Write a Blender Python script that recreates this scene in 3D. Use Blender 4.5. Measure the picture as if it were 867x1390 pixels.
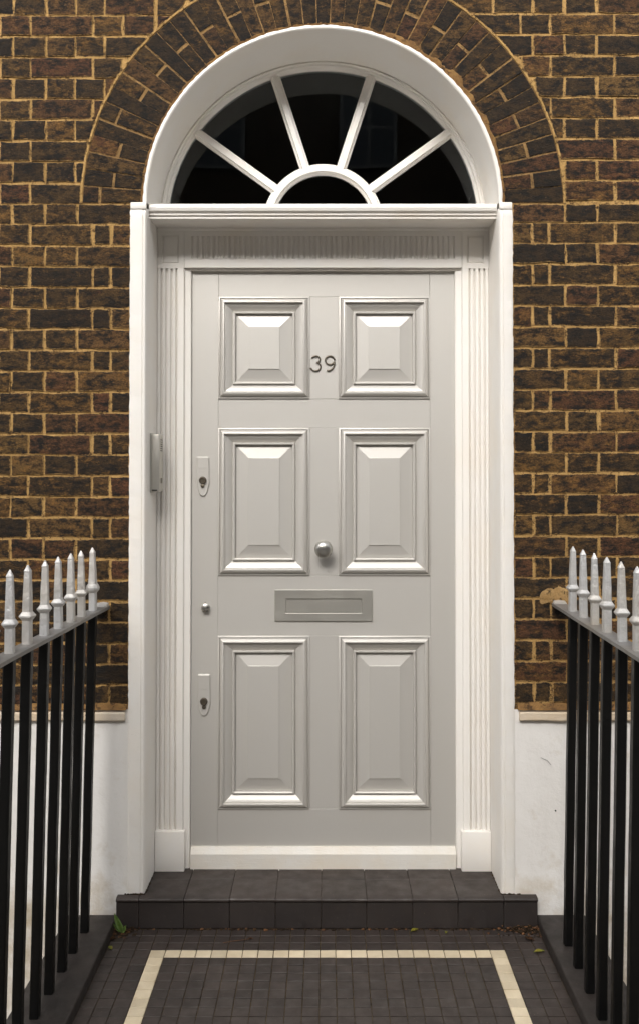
import bpy, bmesh, math, random
from mathutils import Vector
R = math.radians
rnd = random.Random(39)
for o in list(bpy.data.objects): bpy.data.objects.remove(o)
S = bpy.context.scene
COL = S.collection

# ---------------------------------------------------------------- camera, sky, sun, exposure
D, H, F, PX, PY, PITCH = 3.2, 1.585, 1207.0, 443.0, 629.0, R(1.0)
cd = bpy.data.cameras.new('camera'); cam = bpy.data.objects.new('camera', cd); COL.objects.link(cam)
cam.location = (0, -D, H); cam.rotation_euler = (R(90) + PITCH, 0, 0)
cd.sensor_fit = 'VERTICAL'; cd.sensor_height = 36; cd.lens = 36 * F / 1390
cd.shift_x = -(PX - 433.5) / 1390; cd.shift_y = -(695 - PY) / 1390
cd.clip_start = 0.05; cd.clip_end = 1000
S.camera = cam

SUN_EL, SUN_AZ = 34, -14          # degrees; azimuth measured from straight in front of the door, minus = left
w = bpy.data.worlds.new('World'); S.world = w; w.use_nodes = True
wn = w.node_tree; bg = wn.nodes['Background']
sky = wn.nodes.new('ShaderNodeTexSky'); sky.sky_type = 'NISHITA'; sky.sun_disc = False
sky.sun_elevation = R(SUN_EL); sky.sun_rotation = R(180 - SUN_AZ); sky.dust_density = 6; sky.air_density = 1.0
hs = wn.nodes.new('ShaderNodeHueSaturation'); hs.inputs['Saturation'].default_value = 0.12   # overcast: almost grey
wn.links.new(sky.outputs[0], hs.inputs['Color']); wn.links.new(hs.outputs[0], bg.inputs[0])
bg.inputs[1].default_value = 0.15
sd = bpy.data.lights.new('sun', 'SUN'); sun = bpy.data.objects.new('sun', sd); COL.objects.link(sun)
sd.energy = 1.2; sd.angle = R(40); sd.color = (1, .91, .80)
sx = math.sin(R(SUN_AZ)) * math.cos(R(SUN_EL)); sy = -math.cos(R(SUN_AZ)) * math.cos(R(SUN_EL)); sz = math.sin(R(SUN_EL))
sun.rotation_euler = Vector((sx, sy, sz)).to_track_quat('Z', 'Y').to_euler()
S.view_settings.view_transform = 'Standard'; S.view_settings.look = 'None'
S.view_settings.exposure = 0.86; S.view_settings.gamma = 1

def at(px, py, Y=0.0):
    """photograph pixel -> (x, z) on the vertical plane at distance Y behind the wall face"""
    u = (px - PX) / F; v = (PY - py) / F
    t = (Y + D) / (math.cos(PITCH) - math.sin(PITCH) * v)
    return u * t, H + (math.sin(PITCH) + math.cos(PITCH) * v) * t
def ax(px, Y=0., py=640): return at(px, py, Y)[0]
def az(py, Y=0.): return at(438, py, Y)[1]

# ---------------------------------------------------------------- object helpers
WO = {}
def finish(o, parent=None, kind=None, label=None, cat=None, group=None):
    COL.objects.link(o)
    if parent is not None: o.parent = parent
    if kind: o['kind'] = kind
    if label: o['label'] = label
    if cat: o['category'] = cat
    if group: o['group'] = group
    return o
def thing(name, label, cat, loc=(0, 0, 0), group=None):
    o = bpy.data.objects.new(name, None); o.empty_display_size = .05
    o.location = loc; finish(o, None, None, label, cat, group); WO[o] = Vector(loc)
    return o
def mobj(name, bm, mat, parent=None, smooth=False, **k):
    """bm holds world coordinates; origin goes to the middle of its bounds"""
    vs = [v.co for v in bm.verts]
    lo = Vector([min(v[i] for v in vs) for i in range(3)]); hi = Vector([max(v[i] for v in vs) for i in range(3)])
    c = (lo + hi) / 2
    if k.get('cat'): c.z = lo.z
    bmesh.ops.translate(bm, verts=bm.verts, vec=-c)
    me = bpy.data.meshes.new(name); bm.to_mesh(me); bm.free()
    for m in (mat if isinstance(mat, (list, tuple)) else [mat]): me.materials.append(m)
    if smooth:
        me.shade_smooth()
        if smooth is not True: me.set_sharp_from_angle(angle=R(smooth))
    o = bpy.data.objects.new(name, me)
    o.location = c - (WO[parent] if parent is not None else Vector((0, 0, 0)))
    WO[o] = c
    return finish(o, parent, **k)
def dup(o, parent, loc_world, **k):
    c = o.copy(); c.location = Vector(loc_world) - WO[parent]; WO[c] = Vector(loc_world)
    c.parent = parent; COL.objects.link(c)
    return c

def add_mesh(bm, vs, fs):
    bv = [bm.verts.new(v) for v in vs]
    for f in fs:
        try: bm.faces.new([bv[i] for i in f])
        except ValueError: pass
    return bv
def box(bm, x0, x1, y0, y1, z0, z1, bev=0, seg=1):
    t = bmesh.new() if bev else bm
    add_mesh(t, [(x, y, z) for z in (z0, z1) for y in (y0, y1) for x in (x0, x1)],
             [(0, 2, 3, 1), (4, 5, 7, 6), (0, 1, 5, 4), (2, 6, 7, 3), (0, 4, 6, 2), (1, 3, 7, 5)])
    if bev:
        bmesh.ops.bevel(t, geom=t.edges[:], offset=bev, segments=seg, affect='EDGES', profile=.5)
        me = bpy.data.meshes.new('tmp'); t.to_mesh(me); t.free(); bm.from_mesh(me); bpy.data.meshes.remove(me)
def newbox(*a, **k):
    bm = bmesh.new(); box(bm, *a, **k); return bm
def sweep(bm, prof, path, close_ends=True, closed_prof=True):
    """prof: list of n points per station; path: list of stations -> list of 3D points each (stations = lists)"""
    n = len(path[0]); rows = [[bm.verts.new(p) for p in st] for st in path]
    for a, b in zip(rows, rows[1:]):
        for i in range(n if closed_prof else n - 1):
            j = (i + 1) % n
            bm.faces.new((a[i], a[j], b[j], b[i]))
    if close_ends:
        bm.faces.new(rows[0][::-1]); bm.faces.new(rows[-1])
    bmesh.ops.recalc_face_normals(bm, faces=bm.faces)
def along_x(prof, x0, x1):                      # prof [(y,z)]
    bm = bmesh.new(); sweep(bm, None, [[(x, y, z) for y, z in prof] for x in (x0, x1)]); return bm
def along_z(prof, z0, z1, nz=1):                # prof [(x,y)]
    bm = bmesh.new(); sweep(bm, None, [[(x, y, z0 + (z1 - z0) * k / nz) for x, y in prof] for k in range(nz + 1)]); return bm
def prism(bm, poly, y0, y1):                    # poly [(x,z)]
    sweep(bm, None, [[(x, y, z) for x, z in poly] for y in (y0, y1)])
def arc(bm, prof, cx, cz, a0, a1, n, close_ends=True):  # prof [(r,y)] closed
    st = []
    for k in range(n + 1):
        a = a0 + (a1 - a0) * k / n
        st.append([(cx + r * math.cos(a), y, cz + r * math.sin(a)) for r, y in prof])
    sweep(bm, None, st, close_ends)
def lathe(bm, prof, c, axis='y', n=24):         # prof [(r, t)], t along axis (towards -y or +z)
    rows = []
    for r, t in prof:
        row = []
        for k in range(n):
            a = 2 * math.pi * k / n; p = (r * math.cos(a), r * math.sin(a))
            row.append((c[0] + p[0], c[1] - t, c[2] + p[1]) if axis == 'y' else (c[0] + p[0], c[1] + p[1], c[2] + t))
        rows.append(row)
    sweep(bm, None, rows)
def tube(bm, pts, rad, n=8):
    pts = [Vector(p) for p in pts]; rows = []
    up = Vector((0, -1, 0))
    for i, p in enumerate(pts):
        d = (pts[min(i + 1, len(pts) - 1)] - pts[max(i - 1, 0)]).normalized()
        s = d.cross(up).normalized(); t = s.cross(d)
        r = rad[i] if isinstance(rad, (list, tuple)) else rad
        rows.append([p + (s * math.cos(2 * math.pi * k / n) + t * math.sin(2 * math.pi * k / n)) * r for k in range(n)])
    sweep(bm, None, rows)
def rings(bm, x0, x1, z0, z1, prof, fill=True):
    """mitred rectangular frame: prof [(inset, y)]"""
    rows = [[bm.verts.new((x, y, z)) for x, z in ((x0 + i, z0 + i), (x1 - i, z0 + i), (x1 - i, z1 - i), (x0 + i, z1 - i))] for i, y in prof]
    for a, b in zip(rows, rows[1:]):
        for i in range(4): bm.faces.new((a[i], a[(i + 1) % 4], b[(i + 1) % 4], b[i]))
    if fill: bm.faces.new(rows[-1])
    for f in bm.faces:
        f.normal_update()
    bmesh.ops.recalc_face_normals(bm, faces=bm.faces)
    if sum(f.normal.y for f in bm.faces) > 0: bmesh.ops.reverse_faces(bm, faces=bm.faces)

# ---------------------------------------------------------------- materials
def nodes(m): return m.node_tree.nodes, m.node_tree.links
def base_mat(name, col, rough=.6, metal=0, spec=.5):
    m = bpy.data.materials.new(name); m.use_nodes = True
    p = m.node_tree.nodes['Principled BSDF']
    p.inputs['Base Color'].default_value = (*col, 1); p.inputs['Roughness'].default_value = rough
    p.inputs['Metallic'].default_value = metal; p.inputs['Specular IOR Level'].default_value = spec
    return m, p
def pos(N, L, scale=(1, 1, 1)):
    g = N.new('ShaderNodeNewGeometry'); mp = N.new('ShaderNodeMapping'); mp.inputs['Scale'].default_value = scale
    L.new(g.outputs['Position'], mp.inputs['Vector']); return mp.outputs[0]
def noise(N, L, vec, scale, detail=4, rough=.55, dist=0):
    n = N.new('ShaderNodeTexNoise'); n.inputs['Scale'].default_value = scale; n.inputs['Detail'].default_value = detail
    n.inputs['Roughness'].default_value = rough; n.inputs['Distortion'].default_value = dist
    L.new(vec, n.inputs['Vector']); return n.outputs['Fac']
def ramp(N, L, fac, stops, interp='LINEAR'):
    r = N.new('ShaderNodeValToRGB'); r.color_ramp.interpolation = interp
    e = r.color_ramp.elements
    while len(e) < len(stops): e.new(.5)
    for el, (p, c) in zip(e, stops):
        el.position = p; el.color = (*c, 1) if len(c) == 3 else c
    if fac is not None: L.new(fac, r.inputs[0])
    return r.outputs[0]
def g3(v): return (v, v, v)
def mix(N, L, fac, a, b, mode='MIX'):
    m = N.new('ShaderNodeMix'); m.data_type = 'RGBA'; m.blend_type = mode
    for s, v in ((m.inputs[0], fac), (m.inputs[6], a), (m.inputs[7], b)):
        if hasattr(v, 'links'): L.new(v, s)
        else: s.default_value = v if isinstance(v, (int, float)) else (*v, 1)
    return m.outputs[2]
def math_(N, L, op, a, b=0., clamp=False):
    m = N.new('ShaderNodeMath'); m.operation = op; m.use_clamp = clamp
    for s, v in ((m.inputs[0], a), (m.inputs[1], b)):
        if hasattr(v, 'links'): L.new(v, s)
        else: s.default_value = v
    return m.outputs[0]
def bump(N, L, h, p, strength=.3, dist=.002, prev=None):
    b = N.new('ShaderNodeBump'); b.inputs['Strength'].default_value = strength; b.inputs['Distance'].default_value = dist
    L.new(h, b.inputs['Height'])
    if prev is not None: L.new(prev, b.inputs['Normal'])
    L.new(b.outputs[0], p.inputs['Normal']); return b.outputs[0]

def paint(name, col, dirt=(.45, .38, .28), rough=.45, metal=0, amount=.25, brush=(1, 1, .12), bscale=260, bstr=.04, lumps=.10, bd=.001, ld=.004, rv=.08):
    m, p = base_mat(name, col, rough, metal); N, L = nodes(m)
    v = pos(N, L); n1 = noise(N, L, v, 5, 5, .6)
    f = ramp(N, L, n1, [(.42, g3(0)), (.75, g3(1))])
    f = math_(N, L, 'MULTIPLY', f, amount)
    c = mix(N, L, f, col, [a * b for a, b in zip(col, [x / max(dirt) for x in dirt])])
    n2 = noise(N, L, v, 180, 3)
    c = mix(N, L, math_(N, L, 'MULTIPLY', ramp(N, L, n2, [(.62, g3(0)), (.75, g3(1))]), amount * .8), c, [a * .6 for a in col])
    L.new(c, p.inputs['Base Color'])
    vb = pos(N, L, brush)
    b = bump(N, L, noise(N, L, vb, bscale, 4, .6), p, bstr, bd)
    bump(N, L, noise(N, L, v, 28, 3), p, lumps, ld, b)
    L.new(ramp(N, L, noise(N, L, v, 14, 4), [(.3, g3(max(0, rough - rv))), (.7, g3(rough + rv * 1.5))]), p.inputs['Roughness'])
    return m
M_white = paint('white_gloss_paint', (.84, .815, .775), rough=.40, amount=.20, brush=(1, 1, .5), bscale=150, bstr=.02)
M_flute = paint('smooth_white_paint', (.84, .815, .775), rough=.42, amount=.12, bstr=0, lumps=0, rv=.02)
M_knob = paint('brushed_knob_metal', (.44, .43, .40), rough=.27, metal=.9, amount=.05, bstr=.02, lumps=0, rv=.02)
M_stucco = paint('white_masonry_paint', (.84, .82, .79), rough=.75, amount=.3, brush=(1, 1, 1), bscale=120, bstr=.5, lumps=.6)
M_door = paint('silver_grey_door_paint', (.60, .58, .545), rough=.47, metal=.40, amount=.03, brush=(1, 1, .06), bscale=420, bstr=.22, lumps=.01, ld=.001, rv=.015)
M_nickel = paint('satin_metal', (.50, .485, .445), rough=.36, metal=.65, amount=.08, bstr=.02, lumps=.01)
M_wornwhite = paint('worn_white_paint', (.74, .715, .665), rough=.6, amount=.5, brush=(.2, 1, 1), bscale=160, bstr=.5, lumps=.4, bd=.002)
M_dkmetal = paint('tarnished_metal', (.17, .15, .12), rough=.35, metal=.8, amount=.3)
M_keyhole, _ = base_mat('keyhole_dark', (.01, .009, .008), .6)
M_silver = paint('silver_hammered_paint', (.58, .58, .58), rough=.40, metal=.35, amount=.5, brush=(1, 1, .7), bscale=190, bstr=.8, lumps=.8, bd=.003, ld=.005)
M_railtop = paint('worn_silver_rail_paint', (.25, .245, .24), rough=.5, metal=.3, amount=.5, brush=(1, 1, 1), bscale=90, bstr=.4, lumps=.3)
M_black = paint('black_gloss_paint', (.0025, .0025, .0025), rough=.40, amount=.3, brush=(1, 1, .3), bscale=80, bstr=.3, lumps=.4)

M_black.node_tree.nodes['Principled BSDF'].inputs['Specular IOR Level'].default_value = .32
def stucco_base():
    m, p = base_mat('white_render', (.84, .82, .79), .85); N, L = nodes(m)
    v = pos(N, L); g = N.new('ShaderNodeNewGeometry'); s = N.new('ShaderNodeSeparateXYZ'); L.new(g.outputs['Position'], s.inputs[0])
    n1 = noise(N, L, v, 9, 6, .65)
    low = N.new('ShaderNodeMapRange'); low.inputs['From Min'].default_value = .02; low.inputs['From Max'].default_value = .30
    low.inputs['To Min'].default_value = .26; low.inputs['To Max'].default_value = 0; L.new(s.outputs['Z'], low.inputs[0])
    f = math_(N, L, 'ADD', n1, low.outputs[0])
    c = mix(N, L, ramp(N, L, f, [(.58, g3(0)), (.98, g3(1))]), (.84, .82, .79), (.50, .41, .28))
    n3 = noise(N, L, pos(N, L, (1, 1, .35)), 4, 5, .6)
    c = mix(N, L, math_(N, L, 'MULTIPLY', ramp(N, L, n3, [(.45, g3(0)), (.8, g3(1))]), .3), c, (.60, .56, .50))
    L.new(c, p.inputs['Base Color'])
    b = bump(N, L, noise(N, L, v, 90, 5, .65), p, .45, .003)
    bump(N, L, noise(N, L, v, 12, 4), p, .35, .012, b)
    return m
M_plinth = stucco_base()

def brick_mat(name, dark=1.0):
    m, p = base_mat(name, (.06, .03, .012), .82, 0, .35); N, L = nodes(m)
    v = pos(N, L, (1, 1, 1.8)); at_ = N.new('ShaderNodeAttribute'); at_.attribute_name = 'tone'
    s = N.new('ShaderNodeSeparateColor'); L.new(at_.outputs['Color'], s.inputs[0])
    edge, r1, r2 = s.outputs[0], s.outputs[1], s.outputs[2]
    # offset textures per brick so that no pattern runs across joints
    off = N.new('ShaderNodeVectorMath'); off.operation = 'MULTIPLY_ADD'
    L.new(at_.outputs['Color'], off.inputs[0]); off.inputs[1].default_value = (0, 37, 53); L.new(v, off.inputs[2]); vo = off.outputs[0]
    d = dark
    base = ramp(N, L, r1, [(0, (.030 * d, .018 * d, .008 * d)), (.3, (.060 * d, .034 * d, .012 * d)), (.6, (.090 * d, .050 * d, .016 * d)),
                           (.82, (.105 * d, .042 * d, .018 * d)), (1, (.155 * d, .088 * d, .026 * d))])
    n1 = noise(N, L, vo, 24, 8, .78, .1)
    c = mix(N, L, ramp(N, L, n1, [(.44, g3(0)), (.56, g3(1))]), (.011 * d, .008 * d, .006 * d), base)
    n2 = noise(N, L, vo, 27, 8, .8, .1)
    och = ramp(N, L, math_(N, L, 'ADD', n2, math_(N, L, 'MULTIPLY', r2, .16)), [(.62, g3(0)), (.75, g3(1))])
    c = mix(N, L, math_(N, L, 'MULTIPLY', och, .6), c, (.27 * d, .135 * d, .032 * d))
    n2b = noise(N, L, vo, 18, 7, .75, .1)
    c = mix(N, L, math_(N, L, 'MULTIPLY', ramp(N, L, n2b, [(.60, g3(0)), (.72, g3(1))]), .5), c, (.11 * d, .035 * d, .016 * d))
    n3 = noise(N, L, vo, 140, 4, .7)
    c = mix(N, L, .75, c, ramp(N, L, n3, [(.34, g3(.3)), (.68, g3(1.8))]), 'MULTIPLY')
    n5 = noise(N, L, vo, 75, 3, .6)
    c = mix(N, L, ramp(N, L, n5, [(.68, g3(0)), (.76, g3(.55))]), c, (.22, .14, .055))
    # mortar smeared over the arrises
    n4 = noise(N, L, v, 75, 6, .8)
    sm = math_(N, L, 'SUBTRACT', n4, math_(N, L, 'MULTIPLY', edge, .42))
    c = mix(N, L, ramp(N, L, sm, [(.43, g3(0)), (.50, g3(.9))]), c, (.40, .25, .098))
    L.new(c, p.inputs['Base Color'])
    b = bump(N, L, noise(N, L, vo, 150, 5, .7), p, .9, .004)
    bump(N, L, noise(N, L, vo, 45, 7, .78), p, .8, .006, b)
    return m
M_brick = brick_mat('stock_brick', .86)
M_archbrick = brick_mat('arch_brick', .68)
def mortar_mat(name, c1, c2, c3):
    m, p = base_mat(name, c1, .92, 0, .2); N, L = nodes(m)
    v = pos(N, L)
    c = mix(N, L, ramp(N, L, noise(N, L, v, 14, 5, .6), [(.35, g3(0)), (.65, g3(1))]), c1, c2)
    c = mix(N, L, ramp(N, L, noise(N, L, v, 38, 7, .78), [(.52, g3(0)), (.60, g3(1))]), c, c3)
    c = mix(N, L, .6, c, ramp(N, L, noise(N, L, v, 260, 3, .7), [(.3, g3(.6)), (.7, g3(1.25))]), 'MULTIPLY')
    L.new(c, p.inputs['Base Color'])
    b = bump(N, L, noise(N, L, v, 200, 4, .7), p, .6, .003)
    bump(N, L, noise(N, L, v, 40, 4), p, .5, .006, b)
    return m
M_mortar = mortar_mat('sandy_mortar', (.53, .33, .125), (.36, .22, .08), (.085, .05, .022))
M_patch = mortar_mat('patch_mortar', (.44, .29, .13), (.26, .15, .055), (.06, .04, .02))
M_archmortar = mortar_mat('dirty_arch_mortar', (.36, .22, .09), (.20, .12, .05), (.06, .04, .02))
M_crumb = mortar_mat('crumbling_mortar', (.30, .17, .06), (.16, .085, .035), (.07, .04, .02))
def tile_mat(name, col, var, rough=.5):
    m, p = base_mat(name, col, rough); N, L = nodes(m); v = pos(N, L)
    oi = N.new('ShaderNodeObjectInfo')
    c = mix(N, L, ramp(N, L, noise(N, L, v, 8, 6, .65), [(.35, g3(0)), (.7, g3(1))]), col, var)
    c = mix(N, L, .6, c, ramp(N, L, oi.outputs['Random'], [(0, g3(.72)), (1, g3(1.2))]), 'MULTIPLY')
    c = mix(N, L, ramp(N, L, noise(N, L, v, 170, 2), [(.70, g3(0)), (.78, g3(.5))]), c, (.35, .28, .18))
    L.new(c, p.inputs['Base Color'])
    L.new(ramp(N, L, noise(N, L, v, 20, 4), [(.3, g3(rough - .12)), (.7, g3(rough + .2))]), p.inputs['Roughness'])
    bump(N, L, noise(N, L, v, 60, 5), p, .25, .002)
    return m
M_tile = tile_mat('dark_quarry_tile', (.030, .0225, .020), (.048, .036, .031))
M_riser = tile_mat('dark_riser_tile', (.026, .021, .020), (.036, .028, .025))
M_ctile = tile_mat('cream_tile', (.72, .62, .45), (.56, .46, .31), .45)
M_grout = mortar_mat('brown_grout', (.13, .095, .05), (.08, .06, .035), (.04, .03, .02))
M_sgrout = mortar_mat('grey_grout', (.16, .135, .11), (.09, .075, .06), (.04, .033, .028))
M_kerb = tile_mat('dark_kerb_paint', (.017, .0135, .012), (.028, .021, .018), .6)
M_asphalt = tile_mat('asphalt', (.05, .05, .05), (.06, .06, .058), .8)
M_paving = tile_mat('pavement_stone', (.36, .33, .29), (.28, .26, .23), .8)
M_soil = mortar_mat('soil', (.035, .022, .012), (.02, .013, .008), (.07, .04, .018))
M_hall, _ = base_mat('dark_hallway_paint', (.22, .22, .21), .9)
def glass_mat():
    m, p = base_mat('window_glass', (.75, .82, .85), .0); p.inputs['Transmission Weight'].default_value = 1; p.inputs['IOR'].default_value = 1.45
    N, L = nodes(m); bump(N, L, noise(N, L, pos(N, L), 3.5, 1), p, .05, .004); return m
M_glass = glass_mat()
M_strip = paint('weathered_strip_paint', (.62, .54, .44), rough=.8, amount=.9, brush=(.2, 1, 1), bscale=120, bstr=.8, lumps=.8)
def leaf_mat(n, a, b):
    m, p = base_mat(n, a, .5); N, L = nodes(m)
    L.new(mix(N, L, ramp(N, L, noise(N, L, pos(N, L), 90, 3), [(.4, g3(0)), (.6, g3(1))]), a, b), p.inputs['Base Color']); return m
M_leafg = leaf_mat('green_leaf', (.10, .19, .025), (.17, .26, .05))
M_leafy = leaf_mat('yellow_leaf', (.42, .36, .05), (.25, .28, .04))
M_leafb = leaf_mat('brown_leaf', (.07, .03, .012), (.14, .06, .02))

# ---------------------------------------------------------------- shared dimensions
CX = ax(438)                      # middle of the doorway
SPR = az(276)                     # springing height of the arch
R0 = .632                         # half width of the opening
RIN, ROUT = .652, .868            # brick ring
FR = .19                          # frame plane
DY = .212                         # door face plane
WT = .29                          # wall thickness
XE = 2.7
ZTOP = az(-150)
ZP = az(962)                      # top of the white plinth
STEP = .109
XL, XR = ax(160, -.04), ax(727, -.04)   # step ends / kerb inner faces

# ---------------------------------------------------------------- brick wall
wall = thing('brick_wall', 'weathered dark brown stock brick house wall with sandy pointing around the arched doorway', 'wall', (0, .1, ZP))
def lay_bed():
    bm = bmesh.new(); F0, B0 = .0015, WT
    box(bm, -XE, CX - R0 - .022, F0, B0, ZP - .02, SPR); box(bm, CX + R0 + .022, XE, F0, B0, ZP - .02, SPR)
    # top: fan of quads between arc and rectangle
    n = 48; r = RIN - .003
    inner, outer = [], []
    for k in range(n + 1):
        a = math.pi * k / n; c, s = math.cos(a), math.sin(a)
        inner.append((CX + r * c, SPR + r * s))
        t = min((XE - CX) / c if c > 1e-6 else 1e9, (XE + CX) / -c if c < -1e-6 else 1e9, (ZTOP - SPR) / s if s > 1e-6 else 1e9)
        outer.append((CX + t * c, SPR + t * s))
    def strip(y):
        vi = [bm.verts.new((x, y, z)) for x, z in inner]; vo = [bm.verts.new((x, y, z)) for x, z in outer]
        for k in range(n):
            q = [vi[k], vi[k + 1], vo[k + 1], vo[k]]
            bm.faces.new(q if y > .1 else q[::-1])
        return vi
    a, b = strip(F0), strip(B0)
    for k in range(n): bm.faces.new((a[k], a[k + 1], b[k + 1], b[k]))
    for x0, z0, x1, z1 in ((-XE, ZTOP, XE, ZTOP),):
        pass
    bmesh.ops.recalc_face_normals(bm, faces=bm.faces)
    return bm
mobj('mortar_bed', lay_bed(), M_mortar, wall)

def brick_into(bm, poly, r1, r2, y=None, ch=.010, jit=.0026):
    """poly: outline (x,z) anticlockwise; front with worn arris and 'tone' attribute"""
    lay = bm.verts.layers.float_color.get('tone') or bm.verts.layers.float_color.new('tone')
    cxp = sum(p[0] for p in poly) / len(poly); czp = sum(p[1] for p in poly) / len(poly)
    y = y if y is not None else -.0028 + rnd.uniform(-.0013, .0013)
    tx, tz = rnd.uniform(-.012, .012), rnd.uniform(-.02, .02)
    out = [(x + rnd.uniform(-jit, jit), z + rnd.uniform(-jit, jit)) for x, z in poly]
    rows = []
    n = len(out)
    ins = []
    for i, (x, z) in enumerate(out):      # inward offset along the bisector
        a, b = out[i - 1], out[(i + 1) % n]
        e1 = Vector((x - a[0], z - a[1])).normalized(); e2 = Vector((b[0] - x, b[1] - z)).normalized()
        nn = Vector((-(e1.y + e2.y), e1.x + e2.x))
        nn = nn.normalized() * ch * rnd.uniform(.7, 1.25) * (1.3 if e1.dot(e2) < .5 else 1)
        ins.append((x + nn.x, z + nn.y))
    def tilt(x, z): return (x - cxp) * tx + (z - czp) * tz
    for ring, yy, e in ((out, .004, 0), (out, y + .0016, 0), (ins, y, 1)):
        row = []
        for x, z in ring:
            v = bm.verts.new((x, yy + (tilt(x, z) if yy < .003 else 0) + (rnd.uniform(-.0006, .0006) if e else 0), z))
            v[lay] = (e, r1, r2, 1); row.append(v)
        rows.append(row)
    for a, b in zip(rows, rows[1:]):
        for i in range(n): bm.faces.new((a[i], a[(i + 1) % n], b[(i + 1) % n], b[i]))
    bm.faces.new(rows[-1])

def rect_poly(x0, x1, z0, z1):
    L_ = x1 - x0; k = 5 if L_ > .12 else 3 if L_ > .05 else 1
    p = [(x0 + L_ * i / k, z0) for i in range(k)] + [(x1, z0)]
    if L_ < .12: p.append((x1, (z0 + z1) / 2))
    p += [(x1 - L_ * i / k, z1) for i in range(k)] + [(x0, z1)]
    if L_ < .12: p.append((x0, (z0 + z1) / 2))
    return p
def clip_poly(x0, x1, z0, z1, RR):
    """part of the rectangle outside the arch ring"""
    def zc(x):
        d = RR * RR - (x - CX) ** 2
        return SPR + math.sqrt(d) if d > 0 else -1e9
    N_ = 60; xs = [x0 + (x1 - x0) * i / N_ for i in range(N_ + 1)]
    keep = [x for x in xs if zc(x) < z1 - .003]
    if len(keep) < 2 or keep[-1] - keep[0] < .012: return None
    a, b = keep[0], keep[-1]
    if all(zc(x) <= z0 for x in keep): return rect_poly(a, b, z0, z1)
    dz_ = max(0., z0 - SPR)
    xr = math.sqrt(max(0., RR * RR - dz_ ** 2)); zt_ = max(0., z1 - SPR); xt = math.sqrt(max(0., RR * RR - zt_ ** 2))
    if a > CX:                                   # right flank: arc from (xt, z1) down to (xr, z0)
        a = max(x0, CX + xt); c_ = CX + xr
        if c_ >= b: return None if b - a < .02 else [(a + (b - a) * i / 3, max(z0, zc(a + (b - a) * i / 3))) for i in range(1, 4)] + [(b, z1), (a + .002, z1)]
        arcp_ = [(a + (c_ - a) * i / 3, min(z1 - .001 * (3 - i), max(z0, zc(a + (c_ - a) * i / 3 + 1e-6)))) for i in range(1, 3)] if c_ - a > .012 else []
        return arcp_ + [(c_, z0), ((c_ + b) / 2, z0), (b, z0), (b, z1), ((a + b) / 2, z1), (a + .001, z1)]
    if b < CX:
        b = min(x1, CX - xt); c_ = CX - xr
        if c_ <= a: return None if b - a < .02 else [(a + (b - a) * i / 3, max(z0, zc(a + (b - a) * i / 3))) for i in range(0, 3)] + [(b - .002, z1), (a, z1)]
        arcp_ = [(c_ + (b - c_) * i / 3, min(z1 - .001 * i, max(z0, zc(c_ + (b - c_) * i / 3 - 1e-6)))) for i in range(1, 3)] if b - c_ > .012 else []
        return [(a, z0), ((a + c_) / 2, z0), (c_, z0)] + arcp_ + [(b - .001, z1), ((a + b) / 2, z1), (a, z1)]
    k = 5; bot = [(a + (b - a) * i / k) for i in range(k + 1)]
    pts = [(x, max(z0, zc(x))) for x in bot]
    top = [(b, z1), ((a + b) / 2, z1), (a, z1)]
    pts = [p for p in pts if p[1] < z1 - .002] or pts
    return pts + top
bricks = []                                     # (poly, area seen, inside frame?)
JW = .0042                                       # half joint
def course_joints(side, kind):
    if side < 0:
        j = [176, 150, 125, 39, -3] if kind == 0 else [176, 104, 60, 15, -67, -109]
        while ax(j[-1]) > -XE:
            j.append(j[-1] - (85 if (len(j) % 2 == 1) == (kind == 0) else 43))
        return j
    j = [697, 723, 746, 836, 878] if kind == 0 else [697, 768, 812, 895, 937]
    while ax(j[-1]) < XE: j.append(j[-1] + (85 if len(j) % 2 == 1 else 43))
    return j
for side in (-1, 1):
    y0p, pitch = (21, 28.4) if side < 0 else (18.5, 28.35)
    for row in range(-6, 34):
        t, b = y0p + row * pitch, y0p + (row + 1) * pitch
        z1, z0 = az(t) - .0036, az(b) + .0036
        if z0 > ZTOP: continue
        z0 = max(z0, ZP + .006)
        if (z1 + z0) / 2 < SPR < z1 + .004: z1 = SPR - .004
        if z1 - z0 < .02: continue
        js = course_joints(side, row % 2)
        if (z1 + z0) / 2 > SPR:                  # above the springing: run on towards the middle
            if side < 0: js = [438, 380, 340, 255, 210] + ([165, 124] if row % 2 == 0 else [140, 100]) + js[(3 if row % 2 == 0 else 2):]
            else: js = [438, 480, 560, 600] + ([640, 708, 749] if row % 2 == 0 else [670, 725, 768]) + js[(3 if row % 2 == 0 else 2):]
        for a, b_ in zip(js, js[1:]):
            xa, xb = ax(a), ax(b_)
            x0, x1 = min(xa, xb), max(xa, xb)
            ja, jb = rnd.uniform(-.003, .003), rnd.uniform(-.003, .003)
            if abs(a) in (176, 697): jb = 0; x0 += (.0 if side < 0 else -JW); x1 += (JW if side < 0 else 0)
            x0, x1 = x0 + JW + ja * .5, x1 - JW + jb * .5
            if x1 - x0 < .012: continue
            wz = rnd.uniform(-.0016, .0016)
            if (z1 + z0) / 2 > SPR:
                p = clip_poly(x0, x1, z0 + wz, z1 + wz, ROUT + .008)
            else: p = rect_poly(x0, x1, z0 + wz, z1 + wz)
            if p is None or max(q[0] for q in p) - min(q[0] for q in p) < .022 or max(q[1] for q in p) - min(q[1] for q in p) < .025: continue
            infr = x1 > ax(0) and x0 < ax(867) and z0 < az(0)
            area = (x1 - x0) * (z1 - z0) if infr else -abs((x0 + x1) / 2)
            bricks.append((area, p))
bricks.sort(key=lambda b: -b[0])
rest = bmesh.new(); nb = 0
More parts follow.
